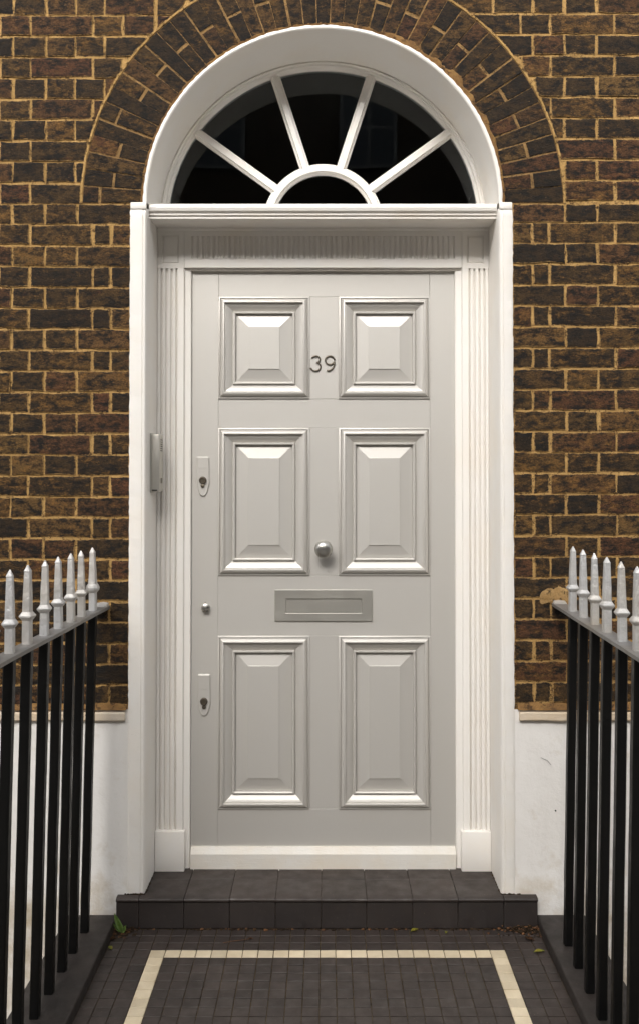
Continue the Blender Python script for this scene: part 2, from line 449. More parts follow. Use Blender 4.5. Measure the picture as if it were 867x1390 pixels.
for i, (a, p) in enumerate(bricks):
    r1, r2 = rnd.random(), rnd.random()
    if i < 298 and a > 0:
        bm = bmesh.new(); brick_into(bm, p, r1, r2); mobj('brick', bm, M_brick, wall); nb += 1
    else: brick_into(rest, p, r1, r2)
if len(rest.verts): mobj('brick', rest, M_brick, wall, kind='stuff')
print('bricks', len(bricks), nb)

# a patch of raw mortar where the right rail enters the wall, sandy fillet over the plinth
def blob(px, py, Y, pts, th):
    bm = bmesh.new(); po = [at(px + dx, py + dy, 0) for dx, dy in pts]
    out = []
    for i, p in enumerate(po):
        q = po[(i + 1) % len(po)]
        for k in range(4):
            out.append((p[0] + (q[0] - p[0]) * k / 4 + rnd.uniform(-.0028, .0028), p[1] + (q[1] - p[1]) * k / 4 + rnd.uniform(-.0028, .0028)))
    cxp = sum(p[0] for p in out) / len(out); czp = sum(p[1] for p in out) / len(out)
    rows = []
    for k, yy in ((1, 0), (1, Y - th * .5), (.75, Y - th), (.3, Y - th * 1.15)):
        rows.append([((x - cxp) * k + cxp, yy + rnd.uniform(-.0008, .0008), (z - czp) * k + czp) for x, z in out])
    sweep(bm, None, rows); return bm
mobj('mortar_patch', blob(755, 811, -.0015, [(-22, 9), (-24, -4), (-14, -12), (-4, -12), (2, -16), (8, -13), (14, -12), (24, -8), (26, 4), (20, 10), (6, 10), (4, 18), (-2, 14), (-8, 8), (-18, 8)], .006), M_patch, wall, smooth=40)
for x0, x1 in ((-XE, ax(174)), (ax(700), XE)):
    bm = bmesh.new(); n = int((x1 - x0) / .03)
    st = []
    for k in range(n + 1):
        x = x0 + (x1 - x0) * k / n; j = rnd.uniform(-.003, .003)
        st.append([(x, .004, ZP - .001), (x, -.018 + j, ZP - .001), (x, -.009 + j * .5, ZP + .010 + j), (x, .0, ZP + .020 + rnd.uniform(-.004, .006)), (x, .004, ZP + .02)])
    sweep(bm, None, st); mobj('mortar_fillet', bm, M_crumb, wall, smooth=50)

# ---------------------------------------------------------------- brick arch
archt = thing('brick_arch', 'semicircular arch of radiating dark bricks over the fanlight', 'arch', (CX, 0, SPR))
bm = bmesh.new(); arc(bm, [(RIN - .004, .0005), (ROUT + .003, .0005), (ROUT + .003, .003), (RIN - .004, .003)], CX, SPR, 0, math.pi, 90)
mobj('mortar_bed', bm, M_archmortar, archt)
bm = bmesh.new()
st = []
for k in range(181):
    a = math.pi * k / 180; j = rnd.uniform(-.0012, .0012)
    st.append([(CX + r * math.cos(a), y, SPR + r * math.sin(a)) for r, y in ((ROUT + .0005 + j, .002), (ROUT + .0005 + j, -.0028), (ROUT + .0075 + j, -.0028), (ROUT + .0075 + j, .002))])
sweep(bm, None, st); mobj('outer_joint', bm, M_mortar, archt, smooth=40)
NV = 43
def polar(r, a): return (CX + r * math.cos(a), SPR + r * math.sin(a))
for k in range(NV):
    a0, a1 = math.pi * k / NV, math.pi * (k + 1) / NV
    wob = rnd.uniform(-.0025, .0025)
    spl = [(RIN, ROUT)] if k % 2 == 0 else [(RIN, RIN + .105), (RIN + .110, ROUT)]
    if rnd.random() < .12: spl = [(RIN, RIN + .15), (RIN + .155, ROUT)]
    for ra, rb in spl:
        ra += .0025 + rnd.uniform(-.002, .002); rb -= .002
        g = .0014
        def rt(r, lo): return polar(r, (a0 + g / r if lo else a1 - g / r) + wob / r)
        rm = (ra + rb) / 2
        p = [rt(ra, 1)] + ([rt(ra * .67 + rb * .33, 1), rt(ra * .33 + rb * .67, 1)]) + [rt(rb, 1), polar(rb, (a0 + a1) / 2), rt(rb, 0)] + \
            [rt(ra * .33 + rb * .67, 0), rt(ra * .67 + rb * .33, 0)] + [rt(ra, 0), polar(ra, (a0 + a1) / 2)]
        bm = bmesh.new(); brick_into(bm, p, rnd.random(), rnd.random(), ch=.0035, jit=.001, y=-.0022 + rnd.uniform(-.001, .001))
        mobj('brick', bm, M_archbrick, archt)
# crumbling mortar between bricks and white lining
bm = bmesh.new(); st = []
for k in range(241):
    a = math.pi * k / 240; j = rnd.uniform(0, .006) + .030 * max(0, math.sin(min(math.pi, a * math.pi / 1.75))) ** 2 * (.5 + .5 * math.sin(a * 31) * math.sin(a * 13 + 1)) * rnd.uniform(.7, 1.1)
    st.append([(CX + r * math.cos(a), y, SPR + r * math.sin(a)) for r, y in ((RIN - .012, .002), (RIN - .012, -.004), (RIN + .001 + j * .6, -.0065), (RIN + .003 + j, -.001))])
sweep(bm, None, st); mobj('mortar_fillet', bm, M_crumb, archt, smooth=40)

# ---------------------------------------------------------------- white doorway surround (reveals + bands)
sur = thing('doorway_surround', 'thick white painted plaster reveal lining the arched door opening', 'door surround', (CX, 0, STEP))
bm = bmesh.new(); st = []
n = 160
for k in range(n + 1):
    a = math.pi * k / n; j = rnd.uniform(-.0012, .0012); j2 = rnd.uniform(-.0016, .0014)
    st.append([(CX + r * math.cos(a), y, SPR + r * math.sin(a)) for r, y in ((R0, WT - .005), (R0, .002), (R0 + .002, -.005), (R0 + .006, -.008), (R0 + .012, -.008), (R0 + .016 + j2, -.006 + j), (R0 + .017 + j2, .003), (R0 + .018, WT - .005))])
sweep(bm, None, st); mobj('arch_lining', bm, M_white, sur, smooth=35)
for s in (-1, 1):
    bm = bmesh.new(); st = []
    zt, zb = az(283), STEP - .0
    xo = abs((ax(176.5) if s < 0 else ax(695.5)) - CX)
    nz = 150
    for k in range(nz + 1):
        z = zb + (zt - zb) * k / nz
        j = rnd.uniform(-.0022, .0026)
        dn = .008 if k == nz else 0
        o_ = -.003 if s < 0 else -.002
        st.append([(CX + s * x, y + dn, z) for x, y in ((R0, WT - .005), (R0, .002), (R0 + .002, -.006), (R0 + .006, -.012), (R0 + .014, -.013), (R0 + .0155, -.0105), (R0 + .017, -.0135),
                   (xo - .006, -.0135 + rnd.uniform(-.0006, .0006)), (xo + j * .5, -.010), (xo + j, .003), (R0 + .022, WT - .005))])
    sweep(bm, None, st); mobj('jamb', bm, M_white, sur, smooth=30)
    # lump of paint capping each jamb
    a_, b_ = sorted((CX + s * (R0 + .003), CX + s * (xo - .001)))
    mobj('jamb_cap', newbox(a_, b_, -.0128, .002, zt - .006, SPR + .0012, bev=.0035, seg=2), M_white, sur, smooth=50)

# ---------------------------------------------------------------- rendered plinths
for s, lab in ((-1, 'white rendered wall base to the left of the door, behind the left railing'), (1, 'white rendered wall base to the right of the door, with a hairline scratch')):
    p = thing('rendered_plinth', lab, 'wall base', (s * 1.2, 0, 0))
    xa = ax(179) if s < 0 else ax(693)
    x0, x1 = (-XE, xa) if s < 0 else (xa, XE)
    bm = bmesh.new(); nx, nz = 60, 60; g = [[None] * (nz + 1) for _ in range(nx + 1)]
    for i in range(nx + 1):
        for k in range(nz + 1):
            x = x0 + (x1 - x0) * i / nx; z = -2.2 + (ZP + 2.2 - .001) * k / nz
            near = (i == (nx if s < 0 else 0))
            g[i][k] = bm.verts.new((x + (rnd.uniform(-.003, .003) if near else 0), -.006 + rnd.uniform(-.0010, .0010) - (.006 if z < .12 else 0), z))
    for i in range(nx):
        for k in range(nz): bm.faces.new((g[i][k], g[i + 1][k], g[i + 1][k + 1], g[i][k + 1]))
    # return edge into the wall
    for i, flip in ((0, 1), (nx, 0)):
        back = [bm.verts.new((g[i][k].co.x, .2, g[i][k].co.z)) for k in range(nz + 1)]
        for k in range(nz):
            q = (g[i][k], g[i][k + 1], back[k + 1], back[k]); bm.faces.new(q if not flip else q[::-1])
    bmesh.ops.recalc_face_normals(bm, faces=bm.faces)
    if sum(f.normal.y for f in bm.faces) > 0: bmesh.ops.reverse_faces(bm, faces=bm.faces)
    mobj('render_coat', bm, M_plinth, p, smooth=25)
    zs1, zs0 = az(965), az(976.5)
    bm = bmesh.new(); st = []
    ax0, ax1 = (-XE, ax(172.5)) if s < 0 else (ax(702), XE)
    m_ = 70
    for i in range(m_ + 1):
        x = ax0 + (ax1 - ax0) * i / m_; j = rnd.uniform(-.0018, .0018); j2 = rnd.uniform(-.0018, .0018)
        st.append([(x, 0, zs0), (x, -.020 + j, zs0 + j2), (x, -.023 + j, zs0 + .004 + j2), (x, -.022 + j, zs1 - .004 + j2), (x, -.018 + j, zs1 + j2 * .4), (x, 0, zs1)])
    sweep(bm, None, st); mobj('drip_strip', bm, M_strip, p, smooth=35)
    if s > 0:
        c = [at(733 + dx, 1028 + dy, -.006) for dx, dy in ((0, 0), (4, 2), (9, 4), (14, 10))]
        bm = bmesh.new(); tube(bm, [(x, -.0085, z) for x, z in c], .0008, 5); mobj('scratch', bm, M_railtop, p)
        bm = bmesh.new(); x, z = at(753, 1100, -.006); lathe(bm, [(0.0005, 0), (.003, 0), (.002, .004), (.0005, .006)], (x, -.008, z), 'y', 8); mobj('nail_head', bm, M_black, p)

# ---------------------------------------------------------------- door frame: pilasters, frieze, cornice
fr = thing('door_frame', 'white classical door frame with fluted pilasters, frieze and projecting cornice', 'door frame', (CX, FR, STEP))
zF0 = az(364.5, FR); zFT = az(314, FR)
zBot = STEP - .001
for s in (-1, 1):
    def X(p):   # mirror: left photograph px -> x
        return ax(p, FR) if s < 0 else 2 * CX - ax(p, FR)
    xw = CX + s * (R0 - .0005)
    prof = [(xw, FR + .05), (xw, FR + .002), (X(211), FR + .002), (X(212), FR)]
    x = 213.0
    for k in range(4):                           # convex reeds with narrow grooves between
        w_ = 5.5
        for q in range(8):
            t = q / 7; prof.append((X(x + w_ * t), FR - .0050 * math.sin(math.pi * t) ** .6 if 0 < t < 1 else FR + .0075))
        x += w_ + 1.3
    prof += [(X(240.5), FR - .0005), (X(241), FR - .0055), (X(242.5), FR - .0065), (X(249), FR - .0065), (X(250), FR - .004), (X(250.3), FR + .006),
             (X(257), FR + .008), (X(258.5), FR + .010), (X(259), FR + .014), (X(259), FR + .05)]
    bm = along_z(prof, zBot, zF0 - .001)
    pil = mobj('pilaster', bm, M_flute, fr)
    # base block
    xa, xb = sorted((X(206.5), X(253)))
    xa, xb = (CX - R0 + .0008, xb) if s < 0 else (xa, CX + R0 - .0008)
    mobj('base_block', newbox(xa, xb, FR - .021, FR + .03, zBot - .003, az(1129, FR - .02), bev=.003, seg=2), M_white, pil, smooth=40)
    # corner block above the pilaster: sunk square
    xa, xb = sorted((xw, X(249.5)))
    bm = bmesh.new(); box(bm, xa, xb, FR + .006, FR + .05, zF0, zFT)
    o_ = .0
    rings(bm, xa, xb, zF0, zFT, [(0, FR + .006), (0, FR - .003), (.0, FR - .004), (.018, FR - .004), (.019, FR + .0005), (.022, FR + .001), (.0235, FR - .002), (.026, FR - .003)])
    mobj('corner_block', bm, M_white, fr)
# frieze: flat strips and a fluted band
x0, x1 = ax(250, FR), 2 * CX - ax(250, FR)
zf1, zf0 = az(321, FR), az(352, FR)
fz = mobj('frieze', newbox(x0, x1, FR - .006, FR + .05, zF0 + .001, zf0, bev=.0015), M_white, fr)
mobj('frieze_fillet', newbox(x0, x1, FR - .0055, FR + .05, zf1, zFT), M_white, fr)
for a, b in ((x0, ax(258, FR)), (2 * CX - ax(258, FR), x1)):
    mobj('frieze_end', newbox(a, b, FR - .0058, FR + .05, zf0, zf1), M_white, fr)
xa, xb = ax(258, FR), 2 * CX - ax(258, FR); nf = 50; prof = [(xa, FR + .05), (xa, FR - .006)]
for k in range(nf):
    p0 = xa + (xb - xa) * k / nf; wv = (xb - xa) / nf
    for q in range(7):
        t = q / 6; prof.append((p0 + wv * (.22 + .56 * t), FR - .006 + (.0052 * math.sin(math.pi * t) ** .7 if 0 < t < 1 else 0)))
prof += [(xb, FR - .006), (xb, FR + .05)]
bm = bmesh.new(); sweep(bm, None, [[(x, y, zf0 + .0005) for x, y in prof], [(x, y, zf1 - .0005) for x, y in prof]])
mobj('frieze_flutes', bm, M_flute, fr)
# round lower ends of the flutes
bm = bmesh.new()
for k in range(nf):
    wv = (xb - xa) / nf; c = xa + wv * (k + .5); r_ = wv * .36
    for sgn in (-1, 1):
        # little corner fillets
        v = [(c + sgn * r_, FR - .006, zf0), (c + sgn * r_, FR - .006, zf0 + r_ * .9), (c + sgn * r_ * .35, FR - .006, zf0)]
        b_ = [(x, y + .009, z) for x, y, z in v]; add_mesh(bm, v + b_, [(0, 1, 2), (1, 4, 5, 2), (3, 5, 4)])
bmesh.ops.recalc_face_normals(bm, faces=bm.faces)
mobj('flute_stop', bm, M_white, fr, kind='stuff')
# cornice
def cz(py, Y): return az(py, Y)
prof = [(.27, cz(275.5, .03) + .002), (.04, cz(275.5, .03)), (.026, cz(276.3, .02)), (.019, cz(278.5, .02)), (.016, cz(282, .02)), (.019, cz(286, .02)), (.026, cz(288, .02)),
        (.031, cz(288.5, .03)), (.031, cz(289.8, .03)), (.026, cz(290.4, .03)), (.026, cz(292, .03)), (.034, cz(292.6, .03)), (.036, cz(294, .03)), (.031, cz(294.6, .03)), (.031, cz(296.6, .03)),
        (.038, cz(297.2, .035)), (.050, cz(298.3, .05))]
za, zb = cz(298.3, .05), zFT + .012
for k in range(1, 9):
    t = k / 8; prof.append((.05 + (FR - .014 - .05) * (math.sin(t * math.pi / 2) * .35 + t * .65), za - (za - zb) * (t ** 1.6)))
prof += [(FR - .012, zb - .002), (FR - .012, zb - .008), (FR - .008, zb - .012), (FR + .05, zb - .012), (.27, zb - .002)]
bm = along_x(prof, CX - R0 + .0006, CX + R0 - .0006); mobj('cornice', bm, M_white, fr, smooth=28)
# header piece over the door
mobj('head_rail', newbox(ax(250, FR), 2 * CX - ax(250, FR), FR + .004, FR + .06, zF0 - .006, zF0 + .0005, bev=.001), M_white, fr)

# ---------------------------------------------------------------- fanlight
FY = .262
kf = (FY + D) / F
fan = thing('fanlight', 'half round fanlight window with white spokes radiating from a half round hub', 'window', (CX, FY, SPR))
rg = 210.5 * kf
bm = bmesh.new()
arc(bm, [(R0 - .0006, FY + .02), (R0 - .0006, FY - .024), (R0 - .007, FY - .026), (R0 - .010, FY - .020), (R0 - .016, FY - .018), (R0 - .019, FY - .010), (rg + .006, FY - .008), (rg, FY - .002), (rg, FY + .02)], CX, SPR, 0, math.pi, 72)
mobj('frame', bm, M_white, fan, smooth=32)
ro, ri = 82 * kf, 67 * kf
bm = bmesh.new(); arc(bm, [(ri, FY + .012), (ri, FY - .003), (ri + .008, FY - .009), (ri + .011, FY - .019), (ro - .011, FY - .019), (ro - .008, FY - .009), (ro, FY - .003), (ro, FY + .012)], CX, SPR, 0, math.pi, 40)
mobj('hub_ring', bm, M_white, fan, smooth=32)
for k in range(1, 5):
    a = math.pi * k / 5; d_ = Vector((math.cos(a), 0, math.sin(a))); q = Vector((-math.sin(a), 0, math.cos(a)))
    prof = [(-.0195, .012), (-.0195, -.003), (-.0125, -.0075), (-.0095, -.0165), (.0095, -.0165), (.0125, -.0075), (.0195, -.003), (.0195, .012)]
    bm = bmesh.new(); sweep(bm, None, [[Vector((CX, FY + y, SPR)) + d_ * r + q * w_ for w_, y in prof] for r in (ro - .010, rg + .003)])
    mobj('glazing_bar', bm, M_white, fan)
mobj('bottom_rail', newbox(CX - R0 + .002, CX + R0 - .002, FY - .02, FY + .02, SPR - .05, SPR + .002, bev=.002), M_white, fan)
for k in range(5):
    bm = bmesh.new(); a0, a1 = math.pi * k / 5, math.pi * (k + 1) / 5
    arc(bm, [(ri + .004, FY + .004), (ri + .004, FY + .008), (rg + .004, FY + .008), (rg + .004, FY + .004)], CX, SPR, a0 + .004, a1 - .004, 14)
    mobj('pane', bm, M_glass, fan)
bm = bmesh.new(); prism(bm, [polar(ri - .001 + .004, math.pi * k / 24) for k in range(25)], FY + .004, FY + .008); mobj('pane', bm, M_glass, fan)

# ---------------------------------------------------------------- front door
door = thing('front_door', 'silver grey six panelled front door numbered 39', 'door', (CX, DY, STEP))
kd = (DY + D) / F
dx0, dx1 = ax(260.5, DY), ax(616.5, DY)
dz1, dz0 = az(366, DY) + .02, az(1184, DY)
cols = [(ax(296.5, DY), ax(420, DY)), (ax(459.5, DY), ax(583, DY))]
rows_ = [(az(541.5, DY), az(403, DY)), (az(781, DY), az(581, DY)), (az(1098, DY), az(863, DY))]
TH = .045
G = .0002
def slab(name, x0, x1, z0, z1, yo=0): return mobj(name, newbox(x0 + G, x1 - G, DY + yo, DY + TH, z0 + G, z1 - G, bev=.0009), M_door, door)
slab('stile', dx0, cols[0][0], dz0, dz1); slab('stile', cols[1][1], dx1, dz0, dz1)
zr = [dz0, rows_[2][0], rows_[2][1], rows_[1][0], rows_[1][1], rows_[0][0], rows_[0][1], dz1]
for k in range(0, 8, 2): slab('rail', cols[0][0], cols[1][1], zr[k], zr[k + 1], .0003)
for k in range(1, 7, 2): slab('muntin', cols[0][1], cols[1][0], zr[k], zr[k + 1], .0002)
def k_(v): return v * kd
for (z0, z1), hf in zip(rows_, (1, 1, 1)):
    for x0, x1 in cols:
        bm = bmesh.new()
        pr = [(0, .002), (0, -.004), (k_(.6), -.0055), (k_(2.0), -.0066), (k_(2.3), .0010), (k_(3.0), .0010), (k_(3.3), -.0085)]
        for q in range(1, 6):
            t = q / 5; pr.append((k_(3.4 + 4.2 * t), -.0085 - .0095 * math.sin(t * math.pi / 2)))
        pr += [(k_(8.4), -.0182), (k_(8.9), -.0170), (k_(9.0), -.0090), (k_(10.2), -.0095)]
        for q in range(1, 8):
            t = q / 7; pr.append((k_(10.2 + 8.6 * t), -.0095 + .0150 * (.45 * t + .55 * (1 - math.cos(t * math.pi / 2)))))
        pr += [(k_(18.9), .0075), (k_(19.8), .0075), (k_(20.0), -.0012), (k_(20.8), -.0036), (k_(22.0), -.0036), (k_(22.8), -.0022), (k_(23.2), .0), (k_(23.4), .0165)]
        rings(bm, x0, x1, z0, z1, pr, fill=False)
        i0 = k_(23.3); fw = k_(17.2)
        bm2 = bmesh.new(); rings(bm2, x0, x1, z0, z1, [(i0, .0), (i0, .0)][:1] and [(i0 - .001, .0165), (i0 + .0008, .0155), (i0 + .001, .0105), (i0 + fw, .0010), (i0 + fw + .0003, -.0014), (i0 + fw + .0012, -.0018)])
        for v in bm2.verts: v.co.y += DY
        for v in bm.verts: v.co.y += DY
        pn = mobj('panel', bm2, M_door, door)
        mobj('moulding', bm, M_door, pn, smooth=26)
# weatherboard
zb0, zb1, zbm = az(1184, DY - .03), az(1150, DY - .01), az(1160.5, DY - .028)
bm = along_x([(DY, zb0), (DY - .022, zb0), (DY - .0235, zb0 + .002), (DY - .0235, zbm), (DY - .0215, zbm + .002), (DY - .008, zb1), (DY, zb1)], dx0 + .002, dx1 - .002)
mobj('weatherboard', bm, M_wornwhite, door)
# knob
x, z = at(439, 745.5, DY - .04)
bm = bmesh.new(); lathe(bm, [(.003, 0), (.021, 0), (.021, .003), (.018, .005), (.0105, .008), (.0095, .022), (.014, .026), (.024, .030), (.0315, .037), (.0345, .046), (.0335, .054), (.028, .062), (.018, .067), (.008, .0695), (.001, .070)], (x, DY, z), 'y', 40)
mobj('door_knob', bm, M_knob, door, smooth=40)
# small latch knob
x, z = at(279, 825.5, DY - .01)
bm = bmesh.new(); lathe(bm, [(.003, 0), (.0165, 0), (.0165, .003), (.013, .005), (.0125, .010), (.0155, .012), (.015, .016), (.009, .019), (.001, .020)], (x, DY, z), 'y', 28)
sk = mobj('latch_knob', bm, M_knob, door, smooth=40)
bm = bmesh.new(); box(bm, x - .0035, x + .0035, DY - .004, DY, z + .015, z + .024, .001); mobj('latch_tab', bm, M_nickel, sk)
# letter plate
x0, z1 = at(373, 800.5, DY); x1, z0 = at(505, 843, DY)
bm = bmesh.new(); rings(bm, x0, x1, z0, z1, [(0, DY + .001), (0, DY - .0045), (.0015, DY - .006), (k_(13.5), DY - .006), (k_(14.3), DY - .0052), (k_(14.6), DY - .002)], fill=False)
lp = mobj('letter_plate', bm, M_nickel, door)
i_ = k_(14.6)
x0, z1 = at(388, 812.5, DY); x1, z0 = at(490.5, 832, DY)
i_ = .0
bm = bmesh.new()
# plate with rectangular aperture (top and bottom borders are narrower than the sides)
bpy.data.objects.remove(lp)
X0, Z1 = at(373, 800.5, DY); X1, Z0 = at(505, 843, DY)
o1 = [(X0, Z0), (X1, Z0), (X1, Z1), (X0, Z1)]; o2 = [(x0, z0), (x1, z0), (x1, z1), (x0, z1)]
def ins(r, d): (a, b), (c, _), (_, e), _2 = r; return [(a + d, b + d), (c - d, b + d), (c - d, e - d), (a + d, e - d)]
stn = [[(x, DY + .001, z) for x, z in o1], [(x, DY - .005, z) for x, z in o1], [(x, DY - .0062, z) for x, z in ins(o1, .0014)],
       [(x, DY - .0062, z) for x, z in ins(o2, -.0012)], [(x, DY - .0054, z) for x, z in o2], [(x, DY - .001, z) for x, z in o2]]
rw = [[bm.verts.new(p) for p in s_] for s_ in stn]
for a, b in zip(rw, rw[1:]):
    for i in range(4): bm.faces.new((a[i], a[(i + 1) % 4], b[(i + 1) % 4], b[i]))
bmesh.ops.recalc_face_normals(bm, faces=bm.faces)
if sum(f.normal.y * f.calc_area() for f in bm.faces) > 0: bmesh.ops.reverse_faces(bm, faces=bm.faces)
lp = mobj('letter_plate', bm, M_nickel, door)
mobj('flap', newbox(x0 + .0012, x1 - .0012, DY - .0028, DY - .0005, z0 + .0012, z1 - .0018, bev=.0008), M_nickel, lp)
# numerals 3 and 9
def numeral(pts, name):
    bm = bmesh.new(); ps = []
    for px, py in pts:
        x, z = at(px, py, DY - .003); ps.append((x, DY - .0035, z))
    tube(bm, ps, .0030, 8); return mobj(name, bm, M_dkmetal, door, smooth=True, label='dark metal numeral ' + name[-1:] if 0 else None)
def arcp(cx_, cy_, rx, ry, a0, a1, n=14): return [(cx_ + rx * math.cos(R(a0 + (a1 - a0) * i / n)), cy_ - ry * math.sin(R(a0 + (a1 - a0) * i / n))) for i in range(n + 1)]
three = arcp(428.6, 487.8, 5.6, 4.6, 160, -80) + arcp(428.2, 497.8, 6.8, 5.6, 80, -165, 16)
o = numeral(three, 'numeral'); o['label'] = 'dark metal numeral three'
nine = arcp(447.4, 488.9, 6.3, 5.8, 0, 340, 22) + [(453.8, 493)] + arcp(444.8, 492.5, 8.9, 10.6, 0, -100, 10)
o = numeral(nine, 'numeral'); o['label'] = 'dark metal numeral nine'
# two rim lock covers
for (cxp, top, bot, ky, lab) in ((276, 620, 674, 652, 'upper lock cover'), (277.5, 915, 972, 951.5, 'lower lock cover')):
    w1, w2 = 8.2, 8.8
    pts = [(cxp - w1, top + 1), (cxp - w1 + 1, top), (cxp + w1 - 1, top), (cxp + w1, top + 1), (cxp + w2, ky - 2)]
    pts += [(cxp + w2 * math.cos(t) if t < 1.5 else cxp + w2 * math.cos(t), 0) for t in ()]
    pts += [(cxp + 8.6, ky + 4), (cxp + 6, bot - 6), (cxp + 3.6, bot - 1.6), (cxp, bot), (cxp - 3.6, bot - 1.6), (cxp - 6, bot - 6), (cxp - 8.6, ky + 4), (cxp - w2, ky - 2)]
    po = [at(a, b, DY) for a, b in pts]; mx = sum(p[0] for p in po) / len(po); mz = sum(p[1] for p in po) / len(po)
    bm = bmesh.new(); rws = [[(x, DY + .001, z) for x, z in po], [(x, DY - .004, z) for x, z in po], [((x - mx) * .88 + mx, DY - .007, (z - mz) * .96 + mz) for x, z in po]]
    sweep(bm, None, rws); lk = mobj('lock_plate', bm, M_door, door, label=lab)
    # raised band
    bm = bmesh.new(); yb = ky - 17
    tube(bm, [(at(cxp + dx, yb + .018 * dx * dx, DY)[0], DY - .0068, at(cxp, yb + .018 * dx * dx, DY)[1]) for dx in (-7, -4, -1, 2, 5, 7)], .0012, 6)
    tube(bm, [(at(cxp + dx, yb + 4.5 + .018 * dx * dx, DY)[0], DY - .0068, at(cxp, yb + 4.5 + .018 * dx * dx, DY)[1]) for dx in (-7, -4, -1, 2, 5, 7)], .0010, 6)
    mobj('raised_band', bm, M_door, lk)
    x, z = at(cxp, ky, DY)
    bm = bmesh.new(); lathe(bm, [(.001, 0), (.0145, 0), (.0145, .008), (.0125, .011), (.0095, .0115), (.0085, .0085), (.001, .0085)], (x, DY - .004, z), 'y', 24)
    cy = mobj('lock_cylinder', bm, M_dkmetal, lk, smooth=35)
    x2, z2 = at(cxp, ky + 7.5, DY)
    bm = bmesh.new(); lathe(bm, [(.001, 0), (.008, 0), (.0075, .006), (.001, .008)], (x2, DY - .005, z2), 'y', 14)
    mobj('swing_cover', bm, M_dkmetal, lk, smooth=35)

# ---------------------------------------------------------------- entry phone on the left reveal
xi = CX - R0 + .0005
z0, z1 = az(667, .10), az(590, .10)
ip = thing('entry_phone', 'slim grey metal entry phone box screwed to the left reveal beside the door', 'intercom', (xi, .13, z0))
mobj('housing', newbox(xi, xi + .034, .062, .135, z0, z1, bev=.004, seg=3), M_nickel, ip, smooth=50)
mobj('back_plate', newbox(xi, xi + .004, .056, .141, z0 - .004, z1 + .004, bev=.0015), M_nickel, ip)
bm = bmesh.new()
for i in range(6):
    for k in range(5):
        lathe(bm, [(.0005, 0), (.0022, 0), (.0022, .0008), (.0005, .0008)], (0, 0, 0), 'z', 8)
        bmesh.ops.rotate(bm, verts=bm.verts[-32:], cent=(0, 0, 0), matrix=__import__('mathutils').Matrix.Rotation(R(90), 3, 'Y'))
        bmesh.ops.translate(bm, verts=bm.verts[-32:], vec=(xi + .0338, .078 + k * .009, z1 - .02 - i * .008))
        bm.verts.ensure_lookup_table()
mobj('speaker_holes', bm, M_keyhole, ip, kind='stuff')
bm = newbox(xi + .033, xi + .0365, .085, .105, z0 + .03, z0 + .05, bev=.0015); mobj('button', bm, M_dkmetal, ip)
bm = newbox(xi + .006, xi + .026, .0605, .064, z0 + .002, z0 + .007, bev=.0008); mobj('screw_lug', bm, M_keyhole, ip)

# ---------------------------------------------------------------- doorstep
SF = -.040
stp = thing('doorstep', 'low dark quarry tiled doorstep below the front door', 'step', (CX, 0, 0))
mobj('step_core', newbox(XL + .003, XR - .003, SF + .008, 0, -.01, STEP - .006), M_sgrout, stp)
mobj('step_core', newbox(CX - R0 - .02, CX + R0 + .02, 0, .30, -.01, STEP - .0062), M_sgrout, stp)
jx = [160, 191, 251.6, 313, 374.5, 436, 497, 558.5, 619.5, 681, 727]
jx = [ax(p, SF) for p in jx]; jx[0], jx[-1] = XL, XR
yj = .105; g = .0011
def poly_tile(name, x0, x1, y0, y1, zt, th, mat, par, bev=.002):
    return mobj(name, newbox(x0 + g, x1 - g, y0 + g, y1 - g, zt - th, zt + rnd.uniform(-.0004, .0004), bev=bev), mat, par)
for a, b in zip(jx, jx[1:]):
    # nosing tile with a rounded lip; inside the jambs it runs back to the joint
    zt = STEP + rnd.uniform(-.0006, .0006)
    lo, hi = max(a, CX - R0 + .001), min(b, CX + R0 - .001)
    pr = [(SF + .006, zt - .014), (SF - .003, zt - .014), (SF - .0055, zt - .010), (SF - .0055, zt - .006), (SF - .003, zt - .002), (SF + .003, zt), (-.0145, zt), (-.0145, zt - .014)]
    bm = along_x(pr, a + g, b - g)
    if hi - lo > .02:
        box(bm, lo + (g if lo == a else 0), hi - (g if hi == b else 0), -.0145, yj - g, zt - .012, zt)
        bmesh.ops.remove_doubles(bm, verts=bm.verts, dist=.0001)
    mobj('step_tile', bm, M_tile, stp, smooth=20)
    if hi - lo > .02: poly_tile('step_tile', lo, hi, yj, FR + .045, STEP, .012, M_tile, stp, .0012)
    mobj('riser_tile', newbox(a + g, b - g, SF, SF + .01, .001, STEP - .0155, bev=.0015), M_riser, stp)
mobj('side_tile', newbox(XL, XL + .0035, SF + .010, -.006, .001, STEP - .008), M_riser, stp)
mobj('side_tile', newbox(XR - .0035, XR, SF + .010, -.006, .001, STEP - .008), M_riser, stp)

# ---------------------------------------------------------------- ground, path, kerbs, basement areas, street
YP = -1.6
kin, kout = .0, .918
def struct(name, bm, mat, **k): return mobj(name, bm, mat, None, kind='structure', **k)
path = struct('path', newbox(XL - .02, XR + .02, YP, SF + .01, -.16, -.004), M_grout)
px_ = .0517; py_ = .0463; tl = []
nxl = int(math.ceil((XR - XL) / px_)) + 1
xs0 = ax(205, -.18, 1290) - 3 * px_
wl, wr = 3, 3 + 23 - 1
for r_ in range(0, 32):
    y1 = SF - .001 - r_ * py_; y0 = y1 - py_
    if y0 < YP: break
    for c in range(-1, nxl):
        a, b = xs0 + c * px_, xs0 + (c + 1) * px_
        a, b = max(a, XL + .001), min(b, XR - .001)
        if b - a < .012: continue
        white = (r_ == 3 and wl <= c <= wr - 0) or (r_ > 3 and c in (wl, wr))
        tl.append((r_, a, b, y0, y1, white))
st_d, st_w = bmesh.new(), bmesh.new(); protos = {}
